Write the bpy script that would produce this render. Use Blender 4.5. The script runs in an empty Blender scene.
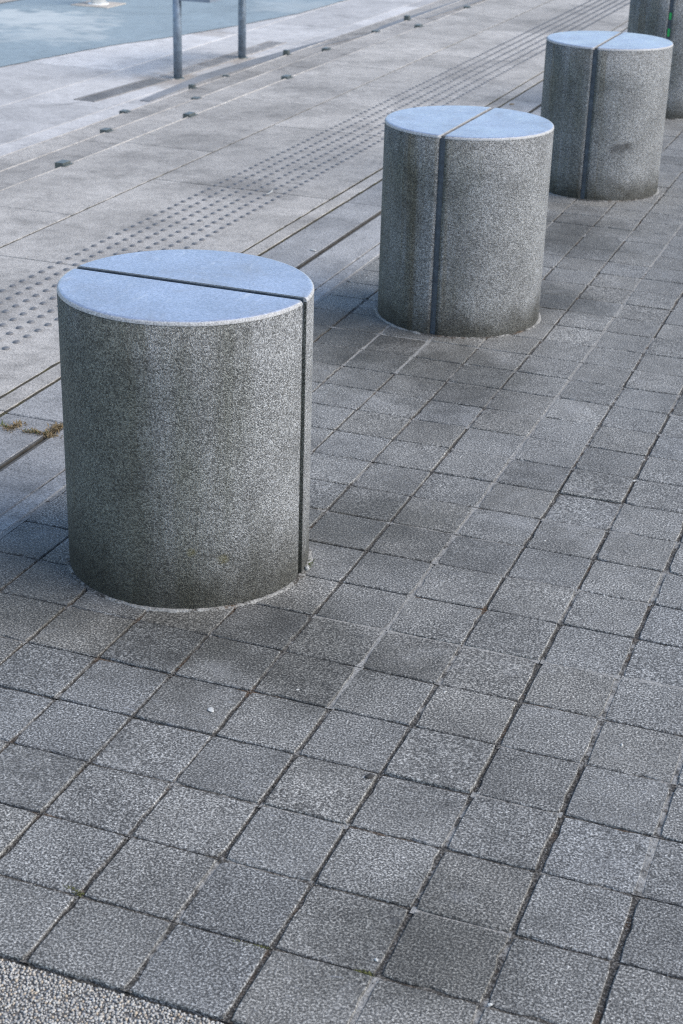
import bpy, math, random
from mathutils import Vector, Matrix
random.seed(7)
C = bpy.context.scene.collection
sc = bpy.context.scene
PI = math.pi

# ------------------------------------------------------------------ camera
RIGHT = Vector((0.9371965, 0.3477153, 0.0275096))
UP = Vector((-0.1677064, 0.3800529, 0.9096342))
FWD = Vector((-0.3058387, 0.8571195, -0.4144983))
EYE = Vector((0.97733, -1.65054, 1.48421))
FPX = 1596.17

def ray(x, y):
    return (FWD + RIGHT * ((x - 341.5) / FPX) - UP * ((y - 512) / FPX)).normalized()

def at(x, y, z=0.0):                       # where the sight line through a picture point meets level z
    d = ray(x, y)
    return EYE + d * ((z - EYE.z) / d.z)

cd = bpy.data.cameras.new('camera')
cam = bpy.data.objects.new('camera', cd)
C.objects.link(cam)
m = Matrix((RIGHT, UP, -FWD)).transposed().to_4x4()
m.translation = EYE
cam.matrix_world = m
cd.sensor_fit = 'VERTICAL'
cd.sensor_height = 36.0
cd.sensor_width = 24.0
cd.lens = FPX / 1024 * 36
cd.clip_end = 2000
cd.dof.use_dof = True
cd.dof.focus_distance = 3.0
cd.dof.aperture_fstop = 11
sc.camera = cam

# ------------------------------------------------------------------ helpers
def tag(o, label=None, cat=None, group=None, kind=None):
    if label: o['label'] = label
    if cat: o['category'] = cat
    if group: o['group'] = group
    if kind: o['kind'] = kind
    return o

def empty(name, loc, rz=0.0):
    o = bpy.data.objects.new(name, None)
    C.objects.link(o)
    o.location = loc
    o.rotation_euler = (0, 0, rz)
    o.empty_display_size = 0.05
    return o

class MB:
    def __init__(self):
        self.v = []; self.f = []; self.c = []; self.smooth = []
    def face(self, idx, col=(0.5, 0.5, 0.5), sm=False):
        self.f.append(idx); self.c.append(col); self.smooth.append(sm)
    def ring(self, pts):
        s = len(self.v); self.v += [tuple(p) for p in pts]
        return list(range(s, s + len(pts)))
    def skin(self, a, b, col=(0.5, 0.5, 0.5), sm=False):
        n = len(a)
        for k in range(n):
            self.face((a[k], a[(k + 1) % n], b[(k + 1) % n], b[k]), col, sm)
    def box(self, x0, x1, y0, y1, z0, z1, bev=0.0, col=(0.5, 0.5, 0.5)):
        b = bev
        if b <= 0:
            lo = self.ring([(x0, y0, z0), (x1, y0, z0), (x1, y1, z0), (x0, y1, z0)])
            hi = self.ring([(x0, y0, z1), (x1, y0, z1), (x1, y1, z1), (x0, y1, z1)])
            self.skin(lo, hi, col); self.face(tuple(hi), col); self.face(tuple(lo[::-1]), col)
            return
        lo = self.ring([(x0, y0, z0), (x1, y0, z0), (x1, y1, z0), (x0, y1, z0)])
        mi = self.ring([(x0, y0, z1 - b), (x1, y0, z1 - b), (x1, y1, z1 - b), (x0, y1, z1 - b)])
        hi = self.ring([(x0 + b, y0 + b, z1), (x1 - b, y0 + b, z1), (x1 - b, y1 - b, z1), (x0 + b, y1 - b, z1)])
        self.skin(lo, mi, col); self.skin(mi, hi, col); self.face(tuple(hi), col); self.face(tuple(lo[::-1]), col)
    def tube(self, p, r, z0, z1, n=24, caps=True, col=(0.5, 0.5, 0.5)):
        lo = self.ring([(p[0] + r * math.cos(2 * PI * k / n), p[1] + r * math.sin(2 * PI * k / n), z0) for k in range(n)])
        hi = self.ring([(p[0] + r * math.cos(2 * PI * k / n), p[1] + r * math.sin(2 * PI * k / n), z1) for k in range(n)])
        self.skin(lo, hi, col, True)
        if caps:
            self.face(tuple(hi), col); self.face(tuple(lo[::-1]), col)
    def build(self, name, mat, parent=None):
        me = bpy.data.meshes.new(name)
        me.from_pydata(self.v, [], self.f)
        ca = me.attributes.new('tone', 'FLOAT_COLOR', 'FACE')
        buf = []
        for c in self.c:
            buf += [c[0], c[1], c[2], 1.0]
        ca.data.foreach_set('color', buf)
        me.polygons.foreach_set('use_smooth', self.smooth)
        me.materials.append(mat)
        me.update()
        o = bpy.data.objects.new(name, me)
        C.objects.link(o)
        if parent: o.parent = parent
        return o

# ------------------------------------------------------------------ materials
class NT:
    """small wrapper that makes node graphs short"""
    def __init__(self, name):
        self.m = bpy.data.materials.new(name)
        self.m.use_nodes = True
        self.t = self.m.node_tree
        self.b = self.t.nodes['Principled BSDF']
        self.pos = self.n('ShaderNodeNewGeometry').outputs['Position']
    def n(self, kind, **kw):
        x = self.t.nodes.new(kind)
        for k, v in kw.items(): setattr(x, k, v)
        return x
    def link(self, a, b):
        if isinstance(a, (int, float)):
            b.default_value = a
        elif isinstance(a, (tuple, list)):
            b.default_value = tuple(a) if len(a) == 4 or b.type == 'VECTOR' else (*a, 1)
        else:
            self.t.links.new(a, b)
    def scaled(self, sx, sy, sz, off=(0, 0, 0), vec=None):
        mp = self.n('ShaderNodeMapping')
        self.link(vec or self.pos, mp.inputs['Vector'])
        mp.inputs['Scale'].default_value = (sx, sy, sz)
        mp.inputs['Location'].default_value = off
        return mp.outputs['Vector']
    def noise(self, scale, detail=2, rough=0.5, vec=None, dist=0.0, off=None):
        x = self.n('ShaderNodeTexNoise')
        v = vec or self.pos
        if off: v = self.scaled(1, 1, 1, off, v)
        self.link(v, x.inputs['Vector'])
        x.inputs['Scale'].default_value = scale
        x.inputs['Detail'].default_value = detail
        x.inputs['Roughness'].default_value = rough
        x.inputs['Distortion'].default_value = dist
        return x.outputs['Fac']
    def voro(self, scale, out='Color', vec=None, rnd=1.0):
        x = self.n('ShaderNodeTexVoronoi')
        self.link(vec or self.pos, x.inputs['Vector'])
        x.inputs['Scale'].default_value = scale
        x.inputs['Randomness'].default_value = rnd
        o = x.outputs[out]
        if out == 'Color':
            s = self.n('ShaderNodeSeparateColor'); self.link(o, s.inputs[0]); o = s.outputs[0]
        return o
    def ramp(self, fac, stops, interp='LINEAR'):
        x = self.n('ShaderNodeValToRGB')
        x.color_ramp.interpolation = interp
        e = x.color_ramp.elements
        while len(e) < len(stops): e.new(0.5)
        for el, (p, c) in zip(e, stops):
            el.position = p
            el.color = (c, c, c, 1) if isinstance(c, (int, float)) else (*c, 1)
        self.link(fac, x.inputs['Fac'])
        return x.outputs['Color']
    def mix(self, fac, a, b, mode='MIX'):
        x = self.n('ShaderNodeMix', data_type='RGBA', blend_type=mode, clamp_factor=True)
        self.link(fac, x.inputs[0]); self.link(a, x.inputs[6]); self.link(b, x.inputs[7])
        return x.outputs[2]
    def math(self, op, a, b=0.0, clamp=False):
        x = self.n('ShaderNodeMath', operation=op, use_clamp=clamp)
        self.link(a, x.inputs[0]); self.link(b, x.inputs[1])
        return x.outputs[0]
    def maprange(self, v, a, b, c=0.0, d=1.0):
        x = self.n('ShaderNodeMapRange', interpolation_type='SMOOTHSTEP')
        self.link(v, x.inputs[0])
        for k, q in enumerate((a, b, c, d)): x.inputs[1 + k].default_value = q
        return x.outputs[0]
    def attr(self, name='tone'):
        x = self.n('ShaderNodeAttribute', attribute_name=name)
        s = self.n('ShaderNodeSeparateColor'); self.link(x.outputs['Color'], s.inputs[0])
        return s.outputs
    def xyz(self, vec=None):
        s = self.n('ShaderNodeSeparateXYZ'); self.link(vec or self.pos, s.inputs[0])
        return s.outputs
    def spot(self, p, r, soft=0.6, wob=0.5, scale=60):
        d = self.n('ShaderNodeVectorMath', operation='DISTANCE')
        self.link(self.pos, d.inputs[0]); d.inputs[1].default_value = p
        w = self.math('MULTIPLY', self.math('SUBTRACT', self.noise(scale, 3), 0.5), r * wob * 2)
        return self.maprange(self.math('ADD', d.outputs['Value'], w), r * soft, r, 1.0, 0.0)
    def bump(self, h, dist, strength=1.0, prev=None):
        x = self.n('ShaderNodeBump')
        self.link(h, x.inputs['Height'])
        x.inputs['Distance'].default_value = dist
        x.inputs['Strength'].default_value = strength
        if prev is not None: self.link(prev, x.inputs['Normal'])
        return x.outputs['Normal']
    def out(self, col, rough=0.8, spec=0.5, normal=None, metal=0.0):
        self.link(col, self.b.inputs['Base Color'])
        self.link(rough, self.b.inputs['Roughness'])
        self.b.inputs['Specular IOR Level'].default_value = spec
        self.b.inputs['Metallic'].default_value = metal
        if normal is not None: self.link(normal, self.b.inputs['Normal'])
        return self.m

M = {}
def granite_pavers():
    g = NT('flamed grey granite')
    t = g.attr()
    n1 = g.noise(265, 3, 0.6)
    n2 = g.noise(520, 2, 0.6, off=(3, 1, 2))
    v = g.voro(380)
    s = g.math('ADD', g.math('MULTIPLY', n1, 0.70), g.math('MULTIPLY', n2, 0.30))
    base = g.ramp(s, [(0.38, (.026, .026, .026)), (0.46, (.085, .084, .083)), (0.53, (.25, .247, .242)), (0.61, (.62, .615, .60))])
    calm = g.ramp(s, [(0.36, (.075, .074, .072)), (0.50, (.165, .163, .159)), (0.64, (.36, .355, .345))])
    wear = g.math('ADD', g.math('MULTIPLY', t[2], .20), g.math('MULTIPLY', g.noise(7, 5, .7, off=(6, 2, 2)), .9))
    base = g.mix(g.ramp(wear, [(.38, .25), (.75, .70)]), base, calm)
    fl = g.ramp(v, [(0.0, 0.62), (0.14, 0.9), (0.86, 1.0), (1.0, 1.7)])
    base = g.mix(0.75, base, fl, 'MULTIPLY')
    # every slab comes from another part of the block
    tone = g.ramp(t[0], [(0.0, 0.66), (0.5, 0.92), (1.0, 1.16)])
    base = g.mix(1.0, base, tone, 'MULTIPLY')
    hue = g.mix(t[1], (1.035, 1.0, .92), (.98, 1.0, 1.01))
    base = g.mix(1.0, base, hue, 'MULTIPLY')
    # worn film of dirt and pale scuffs
    d = g.noise(2.6, 5, 0.62, dist=0.4)
    base = g.mix(1.0, base, g.ramp(d, [(0.32, .66), (0.5, 0.95), (0.7, 1.12)]), 'MULTIPLY')
    d2 = g.noise(17, 5, 0.7, off=(7, 7, 0))
    base = g.mix(1.0, base, g.ramp(d2, [(0.3, .76), (0.5, 1.0), (0.72, 1.15)]), 'MULTIPLY')
    sc_ = g.noise(1.0, 6, 0.72, vec=g.scaled(26, 150, 10, (2, 5, 0)), dist=0.6)
    base = g.mix(g.math('MULTIPLY', g.ramp(sc_, [(0.6, 0.0), (0.72, 1.0)]), g.math('MULTIPLY', t[2], 0.5)), base, (.33, .35, .39))
    # dark grime around the bollard feet, contact shadow painted in with it
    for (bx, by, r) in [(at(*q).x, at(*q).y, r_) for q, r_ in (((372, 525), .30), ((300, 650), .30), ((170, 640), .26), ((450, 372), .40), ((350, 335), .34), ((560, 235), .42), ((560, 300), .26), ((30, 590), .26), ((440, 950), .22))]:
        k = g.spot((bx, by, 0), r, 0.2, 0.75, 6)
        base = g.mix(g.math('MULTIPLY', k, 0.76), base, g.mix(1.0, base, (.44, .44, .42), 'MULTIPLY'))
    hz = g.noise(4.5, 6, .72, off=(3, 3, 8), dist=.7)
    base = g.mix(g.ramp(hz, [(.56, 0), (.74, .32)]), base, (.36, .36, .36))
    gum = g.voro(6.5, 'Distance'); gumc = g.voro(6.5)
    gm = g.math('MULTIPLY', g.maprange(g.math('ADD', gum, g.math('MULTIPLY', g.noise(70, 3), .05)), .07, .10, 1.0, 0.0), g.maprange(gumc, .62, .66))
    base = g.mix(g.math('MULTIPLY', gm, .5), base, (.05, .05, .05))
    nrm = g.bump(s, 0.0030, 0.8)
    nrm = g.bump(d2, 0.004, 0.35, nrm)
    rough = g.ramp(s, [(0.3, .82), (0.7, .58)])
    return g.out(base, rough, 0.5, nrm)
M['paver'] = granite_pavers()

def joints():
    g = NT('joint mortar and dirt')
    t = g.attr()
    n = g.noise(30, 5, 0.75)
    n2 = g.noise(230, 3, 0.6)
    dirt = g.ramp(n2, [(0.3, (.022, .020, .018)), (0.50, (.060, .056, .050)), (0.66, (.20, .19, .175))])
    mort = g.ramp(n2, [(0.3, (.14, .137, .13)), (0.55, (.29, .285, .27)), (0.75, (.44, .43, .41))])
    rust = g.ramp(n2, [(0.3, (.03, .02, .012)), (0.7, (.16, .09, .045))])
    dirt = g.mix(g.ramp(g.noise(9, 4, 0.6, off=(4, 9, 1)), [(0.55, 0.0), (0.68, 0.8)]), dirt, rust)
    f = g.math('ADD', g.math('MULTIPLY', g.math('SUBTRACT', n, 0.5), 1.9), t[0])
    base = g.mix(g.ramp(f, [(0.42, 0.0), (0.62, 1.0)]), dirt, mort)
    return g.out(base, 0.95, 0.3, g.bump(n2, 0.004, 0.8))
M['joint'] = joints()

def slab(name, lo, hi, scale, tint=(1, 1, 1), rough=0.75, stain=0.22, bumpd=0.0015, spots=()):
    g = NT(name)
    t = g.attr()
    n1 = g.noise(scale, 3, 0.65)
    v = g.voro(scale * 1.6)
    s = g.math('ADD', g.math('MULTIPLY', n1, 0.75), g.math('MULTIPLY', v, 0.25))
    base = g.ramp(s, [(0.3, lo), (0.5, (lo + hi) * 0.5), (0.72, hi)])
    base = g.mix(1.0, base, tint, 'MULTIPLY')
    base = g.mix(1.0, base, g.ramp(t[0], [(0, .84), (1, 1.14)]), 'MULTIPLY')
    d = g.noise(2.2, 6, 0.66, dist=0.5)
    base = g.mix(1.0, base, g.ramp(d, [(0.3, 1 - stain * 1.3), (0.5, 1.0), (0.7, 1 + stain * .6)]), 'MULTIPLY')
    d2 = g.noise(13, 5, 0.7, off=(2, 8, 3))
    base = g.mix(1.0, base, g.ramp(d2, [(0.28, 1 - stain), (0.5, 1.0), (0.75, 1 + stain * .5)]), 'MULTIPLY')
    drag = g.noise(1.0, 5, 0.7, vec=g.scaled(22, 2.2, 5), dist=0.4)
    base = g.mix(g.ramp(drag, [(0.56, 0), (0.75, .5)]), base, g.mix(1.0, base, (1.3, 1.3, 1.3), 'MULTIPLY'))
    for (p, r, c, k) in spots:
        base = g.mix(g.math('MULTIPLY', g.spot(p, r, .25, .9, 7), k), base, c)
    return g.out(base, rough, 0.5, g.bump(s, bumpd, 0.7))
LOW = -.24
M['edge_slab'] = slab('dark sawn granite', .10, .46, 240, (1.0, .99, .98), .75, .26, .002)
M['path_slab'] = slab('pale fine granite', .13, .53, 260, (1.06, 1.0, .92), .8, .30, .002)
RUST = (.22, .17, .12)
M['plaza'] = slab('pale plaza concrete', .36, .60, 120, (1.03, 1.0, .97), .75, .2, .0015,
                  [(at(180, 80, LOW), .34, RUST, .55), (at(245, 60, LOW), .30, RUST, .5), (at(208, 33, LOW), .25, RUST, .35)])
M['ramp'] = slab('blue grey asphalt', .17, .28, 120, (.97, 1.0, 1.05), .8, .2)
WORN = (.47, .50, .49)
M['court'] = slab('teal court coating', .29, .36, 60, (.76, .93, 1.0), .65, .16, .001,
                  [(at(43, 20, LOW), .75, WORN, .7), (at(30, 17, LOW), .5, WORN, .6), (at(52, 35, LOW), .55, WORN, .6), (at(2, 17, LOW), .5, WORN, .5), (at(300, 7, LOW), .6, WORN, .4)])
M['sand'] = slab('sand coloured paving', .36, .5, 40, (1.0, .9, .78), .8, .1)
M['drain'] = slab('weathered drain cover', .28, .42, 90, (1.02, .98, .94), .75, .3)
M['darkdrain'] = slab('dark drain cover', .14, .24, 90, (1.0, .98, .96), .75, .3)

def aggregate():
    g = NT('washed aggregate')
    t = g.attr()
    base = g.ramp(t[0], [(0.0, (.22, .215, .20)), (0.25, (.31, .30, .28)), (0.6, (.40, .385, .36)), (0.85, (.49, .47, .43)), (1.0, (.40, .33, .25))])
    n = g.noise(500, 2)
    base = g.mix(0.5, base, g.ramp(n, [(0.3, .6), (0.7, 1.3)]), 'MULTIPLY')
    return g.out(base, 0.7, 0.5, g.bump(n, .0006, 0.6))
M['pebble'] = aggregate()
def cement():
    g = NT('cement between pebbles')
    v = g.voro(170, 'Color'); w = g.voro(170, 'Distance')
    base = g.mix(g.ramp(w, [(.25, 0), (.5, 1)]), g.ramp(v, [(0, .14), (.5, .34), (1, .52)]), (.12, .115, .11))
    return g.out(base, .9, .3, g.bump(w, -.004, .8))
M['cement'] = cement()

BOL = [(-0.336, 1.088), (-0.306, 2.966), (-0.281, 4.884), (-0.310, 6.80)]
RAD, HGT = 0.25, 0.591

def on_bollard(k, x, y):                    # where a sight line touches bollard k
    d = ray(x, y); c = BOL[k]
    ox, oy = EYE.x - c[0], EYE.y - c[1]
    a = d.x ** 2 + d.y ** 2; b = ox * d.x + oy * d.y; q = ox * ox + oy * oy - RAD ** 2
    t = (-b - math.sqrt(b * b - a * q)) / a
    return EYE + d * t

def bollard_side():
    g = NT('exposed aggregate concrete')
    P = g.xyz()
    n1 = g.noise(290, 3, 0.65)
    v = g.voro(400); vd = g.voro(400, 'Distance')
    s = g.math('ADD', g.math('MULTIPLY', n1, 0.6), g.math('MULTIPLY', v, 0.4))
    base = g.ramp(s, [(0.27, (.090, .092, .092)), (0.42, (.19, .194, .195)), (0.54, (.30, .307, .31)), (0.72, (.48, .49, .495))])
    blot = g.noise(7, 5, 0.65, off=(1, 2, 3))
    base = g.mix(1.0, base, g.ramp(blot, [(0.3, .72), (0.5, 1.0), (0.72, 1.2)]), 'MULTIPLY')
    # olive algae streaks, with shade painted into the side turned from the sun
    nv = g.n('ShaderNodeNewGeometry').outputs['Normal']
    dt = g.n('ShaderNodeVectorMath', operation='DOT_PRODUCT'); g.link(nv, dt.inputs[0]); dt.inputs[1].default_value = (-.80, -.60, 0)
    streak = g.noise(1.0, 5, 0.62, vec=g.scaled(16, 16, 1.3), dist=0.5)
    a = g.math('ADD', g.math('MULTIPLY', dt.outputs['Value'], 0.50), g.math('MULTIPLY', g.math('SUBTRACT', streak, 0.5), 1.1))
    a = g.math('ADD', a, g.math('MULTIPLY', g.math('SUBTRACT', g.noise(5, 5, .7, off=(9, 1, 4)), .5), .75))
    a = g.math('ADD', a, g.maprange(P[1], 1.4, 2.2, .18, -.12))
    alg_shade = g.maprange(a, -.12, 0.60, 0.0, 0.80)
    base = g.mix(alg_shade, base, g.mix(1.0, base, (.40, .41, .31), 'MULTIPLY'))
    # brown run-off streaks
    st2 = g.noise(1.0, 4, 0.6, vec=g.scaled(24, 24, 0.9, (5, 3, 1)))
    br = g.math('MULTIPLY', g.ramp(st2, [(0.56, 0), (0.70, .6)]), g.maprange(dt.outputs['Value'], -.1, .7))
    base = g.mix(br, base, g.mix(1.0, base, (.72, .58, .36), 'MULTIPLY'))
    # splash grime at the foot
    foot = g.math('ADD', P[2], g.math('MULTIPLY', g.math('SUBTRACT', g.noise(14, 5, .7), .5), .15))
    base = g.mix(g.maprange(g.math('MULTIPLY', foot, g.maprange(P[1], 1.4, 2.2, .62, 1.0)), 0.0, .125, .92, 0.0), base, g.mix(1.0, base, (.25, .24, .20), 'MULTIPLY'))
    # one dark oil blot, one yellow lichen spot
    for (x, y, r) in ((615, 149, .026), (623, 148, .028), (629, 146, .020)):
        p = on_bollard(2, x, y)
        base = g.mix(g.math('MULTIPLY', g.spot(p, r, .35, .6, 45), .6), base, (.06, .06, .06))
    for (x, y, r) in ((223, 559, .017), (191, 553, .012)):
        p = on_bollard(0, x, y)
        base = g.mix(g.math('MULTIPLY', g.spot(p, r, .3, .6, 60), .4), base, (.16, .14, .045))
    h = g.math('ADD', s, g.math('MULTIPLY', vd, -.5))
    return g.out(base, .82, .4, g.bump(h, .006, .9))
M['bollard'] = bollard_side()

def bollard_top():
    g = NT('honed granite cap')
    n1 = g.noise(260, 3, 0.6); v = g.voro(330)
    s = g.math('ADD', g.math('MULTIPLY', n1, .6), g.math('MULTIPLY', v, .4))
    base = g.ramp(s, [(0.28, (.19, .23, .31)), (0.5, (.26, .315, .43)), (0.72, (.34, .40, .53))])  # blue of the reflected sky is painted into the base colour
    cl = g.noise(5, 4, .6)
    base = g.mix(1.0, base, g.ramp(cl, [(.3, .80), (.7, 1.12)]), 'MULTIPLY')
    sc2 = g.noise(1.0, 6, .7, vec=g.scaled(60, 11, 10), dist=.8)
    base = g.mix(g.ramp(sc2, [(.58, 0), (.70, .35)]), base, (.62, .64, .66))
    st = g.noise(9, 5, .68, off=(4, 4, 4), dist=.6)
    base = g.mix(g.ramp(st, [(.55, 0), (.72, .45)]), base, (.20, .21, .22))
    g.b.inputs['IOR'].default_value = 2.3
    nz = g.xyz(g.n('ShaderNodeNewGeometry').outputs['Normal'])[2]
    rim = g.maprange(g.math('ADD', nz, g.math('MULTIPLY', g.math('SUBTRACT', g.noise(45, 4, .7), .5), .35)), .62, .93, 1.0, 0.0)
    s9 = g.noise(300, 3, .65)
    base = g.mix(rim, base, g.ramp(s9, [(.3, .10), (.5, .30), (.7, .50)]))
    return g.out(base, g.mix(rim, g.ramp(st, [(.35, .20), (.65, .34)]), (.75, .75, .75)), .5, g.bump(s, .0006, .35))
M['cap'] = bollard_top()

def plain(name, col, rough=.6, metal=0.0, var=.25, scale=40, spec=.5):
    g = NT(name)
    n = g.noise(scale, 4, .6)
    base = g.mix(1.0, col, g.ramp(n, [(.3, 1 - var), (.7, 1 + var)]), 'MULTIPLY')
    return g.out(base, rough, spec, g.bump(n, .0008, .4), metal)
M['lining'] = plain('dark blue grey slot lining and added shade plates', (.080, .098, .118), .5, 0, .35, 60)
M['fill'] = plain('sandy groove filling', (.17, .16, .145), .95, 0, .5, 70)
M['green'] = plain('green light lens', (.02, .42, .10), .3, 0, .1)
M['steel'] = plain('galvanised steel', (.20, .245, .30), .5, .35, .3, 30)
M['panel'] = plain('grey blue metal panel', (.22, .26, .32), .5, .3, .15, 20)
M['cleat'] = plain('weathered dark bronze', (.11, .125, .12), .4, .35, .3, 80)
M['slotlip'] = plain('tarnished steel lip', (.085, .08, .072), .7, .2, .4, 30)
M['stud'] = plain('dark worn stone stud', (.14, .143, .152), .6, 0, .3, 120)
M['white'] = plain('white paint', (.78, .78, .76), .4, 0, .05)
M['chip'] = plain('white stone', (.46, .46, .44), .7, 0, .15, 200)
M['darkstone'] = plain('dark stone', (.03, .028, .026), .8, 0, .3, 200)
M['moss'] = plain('green moss', (.085, .090, .03), .95, 0, .5, 300)
M['straw'] = plain('dry grass', (.20, .145, .075), .9, 0, .4, 200)
def soil():
    g = NT('black soil and moss'); n = g.noise(16, 5, .7); n2 = g.noise(260, 3, .6)
    base = g.ramp(n2, [(.3, (.022, .020, .016)), (.6, (.070, .062, .048)), (.75, (.15, .135, .10))])
    base = g.mix(g.ramp(n, [(.48, 0), (.62, .8)]), base, g.ramp(n2, [(.3, (.035, .034, .010)), (.7, (.11, .098, .035))]))
    return g.out(base, .95, .2, g.bump(n2, .003, .8))
M['soil'] = soil()
M['grass'] = plain('green grass', (.10, .125, .03), .9, 0, .4, 200)

# ------------------------------------------------------------------ paving of small square granite setts
TU, TV = 0.15261, 0.15674
U0, U1 = -5, 25          # column lines
V0, V1 = -1, 92
BED_L = -0.742
GU0, GV0 = BED_L, -0.155

def jw_col(i):           # width of the column joints: broad on the open side, tight beside the bollards
    return {-5: .004, -4: .004, -3: .0042, -2: .0045, -1: .0045, 0: .005, 1: .0055, 2: .0055, 3: .0058, 4: .0068, 5: .0068}.get(i, .0065)
def line_u(i, j):
    return i * TU + .0016 * math.sin(i * 2.3 + j * .37) + {3: .0015, 5: -.002, 1: .001}.get(i, 0)
def line_v(j, i):
    return j * TV + .0014 * math.sin(j * 1.7 + i * .53)

pav = MB()
for i in range(U0, U1):
    for j in range(V0, V1):
        far = j > 34 or i > 12
        ua = max(line_u(i, j) + jw_col(i) / 2 + random.gauss(0, .0007), BED_L + .004)
        ub = line_u(i + 1, j) - jw_col(i + 1) / 2 + random.gauss(0, .0007)
        va = max(line_v(j, i) + .0018 + random.random() * .0006, GV0 + .002)
        vb = line_v(j + 1, i) - .0018 - random.random() * .0006
        ns = 2 if far else 6
        tone = min(1, max(0, random.gauss(.54, .12)))
        if random.random() < .1: tone *= .55
        hue = min(1, max(0, random.gauss(.50, .13)))
        if (i, j) in ((3, 0), (3, 1), (2, 5), (1, 5), (3, -1)): tone, hue = .30, .22
        if (i, j) in ((1, 8), (0, 8), (0, 7), (-1, 9)): tone = .25
        if (i, j) in ((-2, 2), (-2, 3), (-3, 3), (-3, 2), (-2, 4)): hue = .95
        col = (tone, hue, 1.0 if random.random() < .22 else random.random() * .5)
        dz = random.gauss(0, .0006); tu = random.gauss(0, .004); tv = random.gauss(0, .004)
        yaw = random.gauss(0, .004)
        cu, cv = (ua + ub) / 2, (va + vb) / 2
        def z(u, v): return dz + (u - cu) * tu + (v - cv) * tv
        corners = [(ua, va), (ub, va), (ub, vb), (ua, vb)]
        b0, b1, b2 = [], [], []
        for k in range(4):
            (pu, pv), (qu, qv) = corners[k], corners[(k + 1) % 4]
            for s in range(ns):
                f = s / ns
                u = pu + (qu - pu) * f; v = pv + (qv - pv) * f
                chip = 0 if far else abs(random.gauss(0, .0006)) + (.003 if random.random() < .045 else 0)
                r = .0022 if s == 0 else 0
                def toward(d):
                    lu = cu - u; lv = cv - v
                    L = math.hypot(lu, lv)
                    if s == 0: return u + lu / L * d * 1.2, v + lv / L * d * 1.2
                    return (u + (d if k == 3 else -d if k == 1 else 0), v + (d if k == 0 else -d if k == 2 else 0))
                du, dv = -(v - cv) * yaw, (u - cu) * yaw
                a = toward(chip + r); c = toward(chip + r + .0017)
                b0.append((a[0] + du, a[1] + dv, -.012))
                b1.append((a[0] + du, a[1] + dv, z(*a) - .0019 - (chip if chip > .002 else 0) * .4))
                b2.append((c[0] + du, c[1] + dv, z(*c)))
        r0, r1, r2 = pav.ring(b0), pav.ring(b1), pav.ring(b2)
        pav.skin(r0, r1, col); pav.skin(r1, r2, col)
        pav.face(tuple(r2), col)
tag(pav.build('pavement', M['paver']), kind='structure')

bed = MB()
def pale(axis, i, j):
    """how much pale mortar sits in a joint (0 bare dirt .. 1 flush mortar)"""
    r = random.random()
    if axis == 'c':
        if i == 1 and j >= 4: return .62 + .32 * r
        if i in (2,) and j < 9: return .15 + .4 * r
        if i == -3 and 15 <= j <= 17: return .8
        if i == -2 and 15 <= j <= 17: return .8
        if i >= 3: return .16 + .5 * r * r
        if i <= 0 and j < 8: return .10 + .35 * r
        return .16 + .5 * r * r
    if j == 0: return .1 + .3 * r
    if j == 6 and 0 <= i <= 4: return .66 + .2 * r
    if j == 8 and 1 <= i <= 3: return .55 + .2 * r
    if j == 9 and -2 <= i <= 1: return .66
    if j == 10 and i >= 2: return .62
    if j in (17, 24, 29): return .72
    if j == 4 and i >= 3: return .45
    if j > 12: return .25 + .55 * r
    return .12 + .6 * r * r
bed.box(-.742, 60, GV0, 60, -.30, -.0085, col=(.1, .5, .5))
for i in range(U0 + 1, U1):
    for j in range(V0, V1):
        f = pale('c', i, j); w = jw_col(i) / 2 + .006
        u = line_u(i, j); zt = -.0050 + .0041 * f; n = 4
        va, vb = j * TV + .001, (j + 1) * TV - .001
        if va < GV0: va = GV0 + .001
        pts = []
        for s in range(n + 1):
            v = va + (vb - va) * s / n; zz = zt + random.gauss(0, .0006)
            pts.append((bed.ring([(u - w, v, zz), (u + w, v, zz)])))
        for s in range(n):
            bed.face((pts[s][0], pts[s][1], pts[s + 1][1], pts[s + 1][0]), (f, .5, .5))
for j in range(V0 + 1, V1):
    for i in range(U0, U1):
        f = pale('r', i, j); w = .008
        v = line_v(j, i); zt = -.0054 + .0044 * f; n = 4
        ua, ub = max(i * TU, BED_L) + .001, (i + 1) * TU - .001
        pts = []
        for s in range(n + 1):
            u = ua + (ub - ua) * s / n; zz = zt + random.gauss(0, .0006)
            pts.append((bed.ring([(u, v - w, zz), (u, v + w, zz)])))
        for s in range(n):
            bed.face((pts[s][0], pts[s + 1][0], pts[s + 1][1], pts[s][1]), (f, .5, .5))
for _ in range(5200):                       # coarse sand left in the joints
    j = random.uniform(-1, 30)
    if random.random() < .6:
        i = random.choice((-3, -2, -1, 0, 1, 2, 2, 3, 3, 3, 4, 4, 4, 5, 5, 6, 7)); cx = line_u(i, j) + random.gauss(0, jw_col(i) * .3); cy = max(j * TV, GV0 + .003)
    else:
        cy = int(j) * TV + random.gauss(0, .0012); cx = random.uniform(-.7, 1.2); cy = max(cy, GV0 + .003)
    r = random.uniform(.0006, .0019); s0 = len(bed.v); zc = -.0042 + random.uniform(0, .0025)
    for (x, y, z_) in ((1, 0, -.3), (0, 1, -.3), (-1, 0, -.3), (0, -1, -.3), (.3, -.2, .9)):
        bed.v.append((cx + x * r * random.uniform(.7, 1.3), cy + y * r * random.uniform(.7, 1.3), zc + z_ * r))
    t_ = random.choice((.15, .3, .6, .95, 1.0))
    for f_ in ((0, 1, 4), (1, 2, 4), (2, 3, 4), (3, 0, 4)): bed.face(tuple(s0 + q for q in f_), (t_, .5, .5))
tag(bed.build('pavement_joints', M['joint']), kind='structure')

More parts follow.
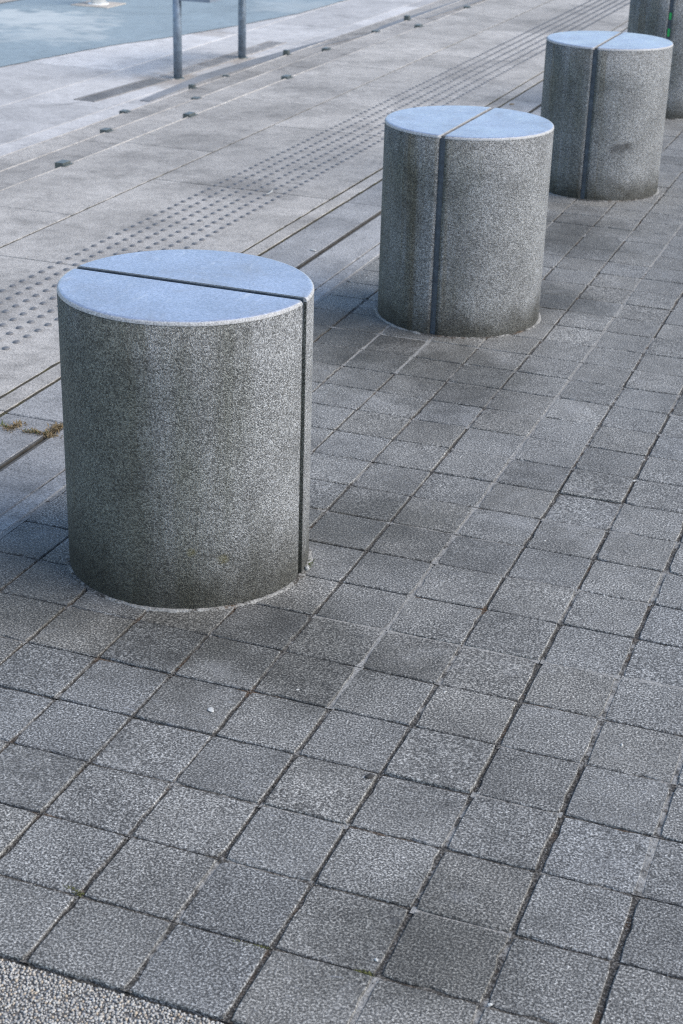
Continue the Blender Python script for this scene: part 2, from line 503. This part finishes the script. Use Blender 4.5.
# washed aggregate ground in front of the setts
agg = MB(); agg.box(-.742, 60, -60, GV0 - .004, -.30, -.0055)
tag(agg.build('ground', M['cement']), kind='structure')
peb = MB()
ico = [(0, 0, 1), (.894, 0, .447), (.276, .851, .447), (-.724, .526, .447), (-.724, -.526, .447), (.276, -.851, .447),
       (.724, .526, -.447), (-.276, .851, -.447), (-.894, 0, -.447), (-.276, -.851, -.447), (.724, -.526, -.447)]
icf = [(0, 1, 2), (0, 2, 3), (0, 3, 4), (0, 4, 5), (0, 5, 1), (1, 6, 2), (2, 7, 3), (3, 8, 4), (4, 9, 5), (5, 10, 1),
       (2, 6, 7), (3, 7, 8), (4, 8, 9), (5, 9, 10), (1, 10, 6)]
gx = -.35
while gx < 1.0:
    gy = GV0 - .006
    while gy > -.5:
        r = random.uniform(.0013, .0027)
        rot = random.random() * 6.28; cs, sn = math.cos(rot), math.sin(rot)
        ax, ay, az = r * random.uniform(.75, 1.35), r * random.uniform(.75, 1.2), r * random.uniform(.6, 1.0)
        px, py = gx + random.gauss(0, .0013), min(gy + random.gauss(0, .0013), GV0 - .006)
        pz = -.0050 + random.uniform(.0, .0018)
        s = len(peb.v)
        for (x, y, z_) in ico:
            k = random.uniform(.85, 1.12)
            x, y, z_ = x * ax * k, y * ay * k, z_ * az * k
            peb.v.append((px + x * cs - y * sn, py + x * sn + y * cs, pz + z_))
        t = random.random() ** .8
        if random.random() < .05: t = 1.0
        for f in icf: peb.face(tuple(s + q for q in f), (t, .5, .5), True)
        gy -= .0043
    gx += .0043
tag(peb.build('gravel', M['pebble']), 'pale washed pebbles set along the granite paving edge', 'gravel', kind='stuff')

# ------------------------------------------------------------------ long granite slabs between the setts and the steps
def slab_row(mb, ua, ub, v0, v1, length, off, ztop, depth=.3, gap=.004, bev=.002):
    v = off
    while v > v0: v -= length
    while v < v1:
        t = random.random()
        dz = random.gauss(0, .0006)
        mb.box(ua, ub, max(v, v0) + gap / 2, v + length - gap / 2, ztop - depth, ztop + dz, bev, (t, .5, .5))
        v += length
VS, VE = -6.0, 26.0
es = MB()
slab_row(es, -.795, -.748, VS, VE, 1.26, 1.62, .002, bev=.003)
slab_row(es, -.931, -.801, VS, VE, 1.26, 1.62, .0, bev=.002)
slab_row(es, -1.116, -.953, VS, VE, 1.26, 1.645, .0, bev=.003, gap=.006)
tag(es.build('edge_path', M['edge_slab']), kind='structure')
kb = MB()
slab_row(kb, -1.183, -1.126, VS, VE, 1.26, 1.655, .0005, bev=.0015, gap=.006)
tag(kb.build('kerb', M['path_slab']), kind='structure')
ps = MB()
slab_row(ps, -1.957, -1.193, VS, VE, 1.26, 1.66, .001, bev=.0015, gap=.007)
slab_row(ps, -2.40, -1.964, VS, VE, 1.26, 2.25, .0, bev=.0035, gap=.006)
tag(ps.build('path', M['path_slab']), kind='structure')
ub = MB()
ub.box(-2.36, -.7425, VS, VE, -.34, -.011, col=(.08, .5, .5))
# pale mortar along the last sett row, dirt along the others
for (u, w, f, zt) in ((-.7435, .006, .78, -.0008), (-.7978, .004, .55, -.002), ):
    n = 200; prev = None
    for s in range(n + 1):
        v = VS + (16 - VS) * s / n; zz = zt + random.gauss(0, .0006)
        r = ub.ring([(u - w, v, zz), (u + w, v, zz)])
        if prev: ub.face((prev[0], prev[1], r[1], r[0]), (min(1, max(0, f + random.gauss(0, .09))), .5, .5))
        prev = r
tag(ub.build('path_joints', M['joint']), kind='structure')
mj = MB()                                   # black soil and moss packed in the long joints
for (u, w, zt) in ((-1.188, .0062, -.0012), (-1.121, .0062, -.0012), (-1.9605, .0045, -.0012), ):
    prev = None; v = VS
    while v < 18:
        zz = zt + random.gauss(0, .0006)
        r = mj.ring([(u - w, v, zz), (u + w, v, zz)])
        if prev: mj.face((prev[0], prev[1], r[1], r[0]))
        prev = r; v += .035
tag(mj.build('path_soil', M['soil']), kind='structure')

# linear slot drain in the dark slabs: two thin lips with a gap
dr = empty('slot_drain', (-.942, 6, 0))
tag(dr, 'long dark slot drain running between the dark slabs', 'drain')
for s in (-1, 1):
    q = MB(); q.box(min(s * .0058, s * .0108), max(s * .0058, s * .0108), -11, 11, -.06, -.0006, .0003)
    q.build('lip', M['slotlip'], dr)
q = MB(); q.box(-.0057, .0057, -11, 11, -.06, -.034)
q.build('channel_floor', M['darkstone'], dr)

# ------------------------------------------------------------------ steps going down to the plaza
RIS = .08
st = MB()
slab_row(st, -2.768, -2.40, VS, VE, 1.26, 2.55, -RIS, bev=.004, gap=.005)
slab_row(st, -3.118, -2.768, VS, VE, 1.26, 2.95, -2 * RIS, bev=.004, gap=.005)
tag(st.build('steps', M['path_slab']), kind='structure')
ns_ = MB()
for (u, zt) in ((-2.40, 0), (-2.768, -RIS), (-3.118, -2 * RIS)):
    slab_row(ns_, u - .010, u - .0003, VS, VE, 1.26, 2.25 - u, zt + .0005, .07, gap=.004, bev=.004)
ns_.c = [(1.0, .5, .5)] * len(ns_.c)
tag(ns_.build('step_edge', M['path_slab']), kind='structure')
PZ = -3 * RIS
pz = MB()
v = -30.0; 
for r, (ua, ub_) in enumerate(((-3.46, -3.119), (-4.02, -3.463), (-4.9, -4.023), (-6.1, -4.903), (-8.5, -6.103))):
    slab_row(pz, ua, ub_, -8, 34, (1.3, 1.9, 1.9, 2.4, 2.4)[r], (.3, .9, .2, 1.1, 0)[r], PZ, .2, gap=.005, bev=.003)
pz.box(-200, -2.42, -200, 300, PZ - .4, PZ - .012)
tag(pz.build('plaza', M['plaza']), kind='structure')

# asphalt ramp that eats into the lower steps
up_px = [(140, 100), (200, 75), (250, 60), (310, 44), (365, 29), (410, 15), (455, 1), (520, -22)]
lo_px = [(150, 101), (207, 79), (257, 64), (320, 46), (375, 33), (430, 17), (482, 0), (560, -26)]
rp = MB(); prev = None
for k in range(8):
    zh = PZ + .006 + .012 * k
    zl = (-.234, -.22, -.20, -.155, -.150, -.072, -.068, -.060)[k]
    a = at(*up_px[k], zh); b = at(*lo_px[k], zl)
    r = rp.ring([a, b, (b.x, b.y, PZ - .02), (a.x, a.y, PZ - .02)])
    if prev:
        rp.skin_ = None
        for e in range(4): rp.face((prev[e], prev[(e + 1) % 4], r[(e + 1) % 4], r[e]))
    else: rp.face(tuple(r))
    prev = r
rp.face(tuple(prev[::-1]))
tag(rp.build('ramp', M['ramp']), kind='structure')

# teal court
ct = MB()
edge = [(-60, 78), (0, 67), (60, 55), (110, 45.5), (170, 37), (245, 24), (300, 13), (346, 0), (420, -20)]
near = [at(x, y, PZ + .005) for x, y in edge]
fine = []
for a_, b_ in zip(near, near[1:]):
    for q in range(14):
        fine.append(a_.lerp(b_, q / 14) + Vector((random.gauss(0, .004), 0, 0)))
near = fine + [near[-1]]
e0 = (near[0] - near[20]).normalized(); e1 = (near[-1] - near[-15]).normalized()
near = [near[0] + e0 * 8] + near + [near[-1] + e1 * 14]
farp = [p + Vector((-6.2, 2.2, 0)) for p in near]
ra = ct.ring(near); rb = ct.ring(farp)
for k in range(len(near) - 1): ct.face((ra[k], ra[k + 1], rb[k + 1], rb[k]), (.5, .5, .5))
tag(ct.build('court', M['court']), kind='structure')

sd = MB()
a, b = at(-2, 3.5, PZ + .01), at(20, -.5, PZ + .01)
d = (b - a).normalized(); nrm = Vector((-d.y, d.x, 0))
if nrm.x > 0: nrm = -nrm
pts = [a - d * 6, b + d * 10, b + d * 10 + nrm * 4, a - d * 6 + nrm * 4]
sd.face(tuple(sd.ring(pts)))
tag(sd.build('far_path', M['sand']), kind='structure')

# ------------------------------------------------------------------ the bollards
def d_prism(mb, sgn, half, r, z0, z1, edge, n=72, bot_edge=0.0):
    """one half of a cut cylinder; edge = rounding radius of the upper rim"""
    def outline(rad, hw):
        a0 = math.asin(hw / rad)
        pts = [(rad * math.cos(a0 + (PI - 2 * a0) * k / n), rad * math.sin(a0 + (PI - 2 * a0) * k / n)) for k in range(n + 1)]
        return [(x, y) if sgn > 0 else (-x, -y) for x, y in pts]
    prof = [(0, z0)]
    nz = max(1, int((z1 - z0) / .12))
    prof += [(0, z0 + (z1 - edge - z0) * q / nz) for q in range(1, nz + 1)]
    if edge > 0:
        prof += [(edge * (1 - math.cos(a)), z1 - edge + edge * math.sin(a)) for a in (PI / 8, PI / 4, 3 * PI / 8, PI / 2)]
    prev = None
    for (ins, z) in prof:
        hw = half + min(ins, .0012)
        rg = mb.ring([(x, y, z) for x, y in outline(r - ins, hw)])
        if prev:
            m_ = len(rg)
            for k in range(m_):
                mb.face((prev[k], prev[(k + 1) % m_], rg[(k + 1) % m_], rg[k]), sm=(k < m_ - 1))
        prev = rg
    mb.face(tuple(prev))

def make_bollard(groove, filled):
    root = empty('bollard', (0, 0, 0))
    b = MB()
    for s in (1, -1): d_prism(b, s, .0095, RAD, -.05, HGT - .0085, 0)
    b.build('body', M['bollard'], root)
    c = MB()
    for s in (1, -1): d_prism(c, s, groove, RAD + .0004, HGT - .0088, HGT, .0085)
    c.build('cap', M['cap'], root)
    l = MB()
    l.box(-RAD + .008, RAD - .008, -.0100, .0100, -.05, HGT - (.0088 if filled else .034))
    if not filled:
        for s in (1, -1): l.box(-RAD + .006, RAD - .006, min(s * .0072, s * .0093), max(s * .0072, s * .0093), HGT - .06, HGT - .0018)  # added plates, dark to stand in for shade on the groove walls
    l.build('slot_lining', M['lining'], root)  # holds the added shade plates too where the groove is not filled
    if filled:
        q = MB(); q.box(-RAD + .011, RAD - .011, -groove + .0006, groove - .0006, HGT - .0085, HGT - .0032)
        q.build('groove_filling', M['fill'], root)
    rg = MB(); n = 120; rings = []
    for (rr, zz) in ((RAD - .004, .003), (RAD + .0025, .0026), (RAD + .006, .0016), (RAD + .0085, -.003)):
        rings.append([rr, zz])
    hs = [random.gauss(0, .0018) for _ in range(n)]; prev = None
    for q, (rr, zz) in enumerate(rings):
        r_ = rg.ring([((rr + (hs[k] + random.gauss(0, .0009)) * (q / 3)) * math.cos(2 * PI * k / n),
                       (rr + (hs[k] + random.gauss(0, .0009)) * (q / 3)) * math.sin(2 * PI * k / n), zz + random.gauss(0, .0007)) for k in range(n)])
        if prev: rg.skin(r_, prev, sm=True)
        prev = r_
    for q in range(len(rg.c)): rg.c[q] = (.55 + .3 * math.sin(q % n * .09) * math.sin(q % n * .21 + 1), .5, .5)
    rg.build('mortar_ring', M['joint'], root)
    return root

def copy_tree(o, parent=None):
    c = o.copy(); C.objects.link(c)
    if parent: c.parent = parent
    for ch in list(o.children): copy_tree(ch, c)
    return c

proto = make_bollard(.0095, False)
proto2 = make_bollard(.0062, True)
labels = ['largest round grey concrete bollard in front, with its top groove running side to side',
          'second round concrete bollard from the front, its whole polished top and long slot in view',
          'third round concrete bollard, with a dark blot on its side, behind the second one',
          'farthest concrete bollard, cut by the picture corner, with green dashes in its slot']
roots = []
for k, (x, y) in enumerate(BOL):
    o = proto if k == 0 else proto2 if k == 1 else copy_tree(proto2)
    o.location = (x, y, 0)
    o.rotation_euler = (0, 0, (math.radians(-.6), PI / 2 - .025, PI / 2 - .012, PI / 2 - .02)[k])
    tag(o, labels[k], 'bollard', 'round concrete bollards along the paving')
    roots.append(o)
# green dashes inside the slot of the last bollard
bpy.context.view_layer.update()
lin = [c for c in roots[3].children if c.name.startswith('slot_lining')][0]
for (ya, yb) in ((13, 20), (29, 37)):
    za = on_bollard(3, 672, yb).z; zb = on_bollard(3, 672, ya).z
    g = MB(); g.box(-RAD + .0055, -RAD + .0095, -.006, .006, za, zb, .001)
    tag(g.build('light_segment', M['green'], lin), 'green dash in the dark slot')

# ------------------------------------------------------------------ tactile strip of studs
tc = empty('tactile_strip', (-1.53, 4.0, .001))
tag(tc, 'strip of small dark tactile studs in six rows on the pale slabs', 'tactile strip')
def stud_geo(mb, x, y):
    n = 10; prev = None
    for (r, z_) in ((.0110, -.001), (.0104, .0024), (.0080, .0042), (.0040, .0048)):
        rg = mb.ring([(x + r * math.cos(2 * PI * k / n), y + r * math.sin(2 * PI * k / n), z_) for k in range(n)])
        if prev: mb.skin(prev, rg, sm=True)
        prev = rg
    mb.face(tuple(prev))
sm_ = MB(); stud_geo(sm_, 0, 0)
stud0 = sm_.build('stud', M['stud'], tc)
spots = []
k0 = -130
while k0 < 340:
    for r in range(6):
        spots.append((-1.681 + .0600 * r + random.gauss(0, .0007), 2.08 + .0600 * k0 + random.gauss(0, .0007)))
    k0 += 1
def seen(u, v):
    d = Vector((u, v, 0)) - EYE
    zc = d.dot(FWD)
    x = 341.5 + FPX * d.dot(RIGHT) / zc; y = 512 - FPX * d.dot(UP) / zc
    hid = 56 < x < 315 and y > 250
    return 0 < x < 683 and 0 < y < 1024 and not hid, zc
vis = sorted((s for s in spots if seen(*s)[0]), key=lambda s: seen(*s)[1])[:100]
vs = set(vis)
for k, (u, v) in enumerate(vis):
    o = stud0 if k == 0 else stud0.copy()
    if k: C.objects.link(o); o.parent = tc
    o.location = (u + 1.53, v - 4.0, 0)
rest = MB()
for (u, v) in spots:
    if (u, v) not in vs: stud_geo(rest, u + 1.53, v - 4.0)
tag(rest.build('far_studs', M['stud'], tc), kind='stuff')

# ------------------------------------------------------------------ cleats on the step edges
def cleat(px, py, level, w, h, d, label):
    z = -RIS * level
    ue = (-2.40, -2.768, -3.118)[level]
    p = at(px, py, z)
    o = MB()
    o.box(-d / 2, d / 2, -w / 2, w / 2, -.05, h * .62, .0015)
    o.box(d / 2, d / 2 + .012, -w / 2 - .004, w / 2 + .004, 0.0005, .004, .001)
    t = o.build('step_cleat', M['cleat'])
    t.location = (ue - .0 - d / 2 + .004, p.y, z)
    t.rotation_euler = (0, 0, random.gauss(0, .04))
    tag(t, label, 'cleat', 'dark cleats along the step edges')
CL = [(66, 165, 0, .062, .022, .040, 'leftmost dark cleat on the upper step edge, largest of its row'),
      (193, 116, 0, .062, .021, .036, 'dark cleat on the upper step edge, second from the left'),
      (289, 78, 0, .066, .020, .036, 'dark cleat on the upper step edge, third from the left'),
      (426, 27, 0, .062, .020, .036, 'dark cleat on the upper step edge just before the ramp narrows'),
      (474, 8, 0, .058, .018, .036, 'farthest dark cleat on the upper step edge, at the picture top'),
      (105, 131, 1, .056, .018, .036, 'leftmost dark cleat on the middle step edge'),
      (330, 50, 1, .060, .020, .036, 'dark cleat on the middle step edge, next to a broken one'),
      (382, 32, 1, .058, .012, .036, 'dark low cleat on the middle step edge beside the ramp'),
      (198, 98.5, 1, .050, .008, .030, 'worn flat cleat on the middle step edge, below the near sign post'),
      (125, 112, 2, .052, .014, .036, 'leftmost dark cleat on the lowest step edge'),
      (192, 88, 2, .034, .034, .030, 'tall dark cleat on the lowest step edge by the near post'),
      (229, 76.5, 2, .026, .012, .030, 'small dark cleat on the lowest step edge between both posts'),
      (306, 56, 2, .038, .046, .034, 'tall broken dark cleat on the lowest step edge beside the ramp'),
      (437, 22, 1, .046, .050, .034, 'tall dark cleat behind the upper step edge near the picture top')]
for c in CL: cleat(*c)

# ------------------------------------------------------------------ posts with panel on the plaza
pA = at(178, 78.5, PZ); pB = at(242, 58, PZ)
sg = empty('panel_stand', (pA.x, pA.y, PZ))
tag(sg, 'grey blue metal panel held on two round steel posts on the lower plaza', 'panel stand')
for p in (pA, pB):
    q = MB(); q.tube((p.x - pA.x, p.y - pA.y), .0275, -.05, .62, 28); q.build('post', M['steel'], sg)
    q = MB(); q.tube((p.x - pA.x, p.y - pA.y), .040, -.05, .006, 28); q.build('foot_collar', M['cleat'], sg)
q = MB(); dy = pB.y - pA.y; dx = pB.x - pA.x
q.box(.030, .235, -.02, dy + .12, .478, .53, .006)
q.build('panel', M['panel'], sg)
q = MB(); q.box(-.12, .0299, .03, dy - .03, .49, .52, .004); q.build('bracket', M['steel'], sg)

# drain covers let into the plaza below the stand
def cover(px, w, mat, label, gap=.012):
    a, b = at(*px[0], PZ), at(*px[1], PZ)
    u = (a.x + b.x) / 2; L = b.y - a.y
    r = empty('drain_cover', (u, a.y + L / 2, PZ))
    r.rotation_euler = (0, 0, math.atan2(-(b.x - a.x), L))
    tag(r, label, 'drain cover', 'drain covers in the lower plaza')
    q = MB()
    for s in (-1, 1): q.box(s * w / 2 - .008, s * w / 2 + .008, -L / 2, L / 2, -.01, .005, .001)
    q.build('frame', mat, r)
    q = MB(); n = int(L / .03)
    for k in range(n):
        y = -L / 2 + L * (k + .5) / n
        q.box(-w / 2 + .0083, w / 2 - .0083, y - .010, y + .010, -.008, .0032, .001)
    q.build('grate', mat, r)
cover(((84, 101), (160, 79.5)), .125, M['darkdrain'], 'dark slatted drain cover left of the near post')
cover(((163, 79), (226, 59)), .125, M['drain'], 'brownish dusty drain cover between the two posts')
cover(((226, 59), (278, 42)), .125, M['drain'], 'dusty drain cover running away behind the farther post')

# white round post far on the court
pw = at(98.5, 4.5, PZ + .006)
wpst = empty('white_post', (pw.x, pw.y, PZ + .006))
tag(wpst, 'thick white round post on a pale base on the teal court', 'post')
q = MB(); q.tube((0, 0), .062, -.02, 1.6, 32); q.build('shaft', M['white'], wpst)
q = MB(); q.tube((0, 0), .085, -.02, .012, 32); q.build('collar', M['white'], wpst)
q = MB(); q.box(-.17, .17, -.17, .17, -.02, .006, .003); q.build('base_plate', M['sand'], wpst)

# ------------------------------------------------------------------ litter, weeds
def bit(name, px, size, mat, label, cat, group=None, flat=.6, z=0.0):
    p = at(*px, z); q = MB(); s = 0
    rot = random.random() * 6
    for (x, y, z_) in ico:
        k = random.uniform(.7, 1.2)
        X, Y = x * size * k * 1.3, y * size * k * .8
        q.v.append((X * math.cos(rot) - Y * math.sin(rot), X * math.sin(rot) + Y * math.cos(rot), z_ * size * flat * k + size * flat * .35))
    for f in icf: q.face(f, sm=False)
    o = q.build(name, mat); o.location = p
    tag(o, label, cat, group)
    return o
bit('litter_scrap', (211, 710), .0075, M['chip'], 'white scrap lying on a granite sett below the front bollard', 'litter', flat=.2, z=.001)
bit('stone_chip', (307, 569), .007, M['chip'], 'pale broken chip beside the slot foot of the front bollard', 'stone chip', flat=.7, z=.004)
bit('pebble', (370, 777), .0075, M['darkstone'], 'small dark pebble where two paving joints meet', 'pebble', flat=.5, z=.001)
bit('litter_scrap', (313, 250), .011, M['chip'], 'white paper scrap on the dark slab beside the slot drain', 'litter', flat=.2, z=.002)
bit('leaf', (512, 104), .016, M['straw'], 'small dry orange leaf on the slab behind the second bollard', 'leaf', flat=.15, z=.002)
# tiny white feather on the studs
q = MB(); p0 = at(271, 194, .006); n = 10; prev = None
for s in range(n + 1):
    f = s / n; ang = f * 1.5
    c_ = Vector((-.012 + .010 * math.sin(ang * 1.6), -.022 + .05 * f, .002 + .010 * f)); w = .0035 * math.sin(PI * min(1, f * .9 + .1)) + .0004
    r_ = q.ring([c_ + Vector((-w, 0, 0)), c_ + Vector((0, 0, .001)), c_ + Vector((w, 0, 0)), c_ - Vector((0, 0, .0008))])
    if prev: q.skin(prev, r_, sm=True)
    prev = r_
o = q.build('feather', M['chip']); o.location = p0
tag(o, 'tiny curved white feather lying on the tactile studs', 'feather')
for px in ((644, 460), (634, 481), (567, 475), (298, 690), (445, 692), (545, 541), (604, 596), (490, 1005), (376, 960), (622, 745)):
    bit('grit', px, random.uniform(.0025, .004), M['chip'], 'tiny pale grit grain lying in a paving joint', 'grit', 'grit grains in the paving joints', z=.0)

def tufts(name, runs, label, mats, count, hgt):
    q = MB()
    for (a, b, wid) in runs:
        A, B = at(*a), at(*b)
        for _ in range(count):
            f = random.random(); p = A.lerp(B, f) + Vector((random.gauss(0, wid), random.gauss(0, wid), -.003))
            an = random.random() * 6.28; L = hgt * random.uniform(.4, 1.2); w = .0012
            dx, dy = math.cos(an), math.sin(an)
            tip = p + Vector((dx * L * .8, dy * L * .8, L * random.uniform(.25, .9)))
            mid = p.lerp(tip, .5) + Vector((0, 0, L * .2))
            r_ = q.ring([(p.x - dy * w, p.y + dx * w, p.z), (p.x + dy * w, p.y - dx * w, p.z), (mid.x + dy * w, mid.y - dx * w, mid.z), (mid.x - dy * w, mid.y + dx * w, mid.z), tip])
            q.face((r_[0], r_[1], r_[2], r_[3])); q.face((r_[3], r_[2], r_[4]))
    return tag(q.build(name, mats), label, 'weeds', kind='stuff')
tufts('dry_grass', [((6, 430), (22, 424), .008), ((24, 431), (58, 437), .006), ((48, 434), (60, 425), .008)], 'dry straw coloured weeds in the slab joint left of the front bollard', M['straw'], 150, .016)
tufts('grass', [((26, 431), (46, 434), .004), ((0, 424), (6, 427), .005), ((308, 562), (309, 566), .004)], 'thin green weeds in the joints around the front bollard', M['grass'], 45, .013)
tufts('moss', [((66, 886), (82, 893), .0025), ((236, 942), (268, 948), .002), ((355, 969), (372, 975), .002), ((0, 405), (58, 366), .002)], 'thin green moss strips in the paving joints', M['moss'], 130, .004)

# ------------------------------------------------------------------ light
SUN_EL, SUN_AZ = math.radians(40), math.radians(84)      # azimuth clockwise from +Y
sd_ = Vector((math.sin(SUN_AZ) * math.cos(SUN_EL), math.cos(SUN_AZ) * math.cos(SUN_EL), math.sin(SUN_EL)))
w = bpy.data.worlds.new('World'); sc.world = w; w.use_nodes = True
bg = w.node_tree.nodes['Background']
sky = w.node_tree.nodes.new('ShaderNodeTexSky')
sky.sky_type = 'NISHITA'; sky.sun_disc = False
sky.sun_elevation = SUN_EL; sky.sun_rotation = SUN_AZ
sky.air_density = 1.0; sky.dust_density = .6; sky.ozone_density = 1.0
w.node_tree.links.new(sky.outputs[0], bg.inputs[0])
bg.inputs[1].default_value = .115
sl = bpy.data.lights.new('sun', 'SUN'); so = bpy.data.objects.new('sun', sl); C.objects.link(so)
sl.energy = 1.8; sl.angle = math.radians(55); sl.color = (1.0, .92, .81)
so.rotation_euler = sd_.to_track_quat('Z', 'Y').to_euler()
so.location = (4, 0, 8)

vs_ = sc.view_settings
vs_.view_transform = 'Standard'; vs_.look = 'None'; vs_.gamma = 1.0; vs_.use_curve_mapping = False
vs_.exposure = 1.12
sc.cycles.max_bounces = 6
sc.cycles.use_denoising = False
sc.cycles.pixel_filter_type = 'BLACKMAN_HARRIS'
sc.cycles.filter_width = 1.2
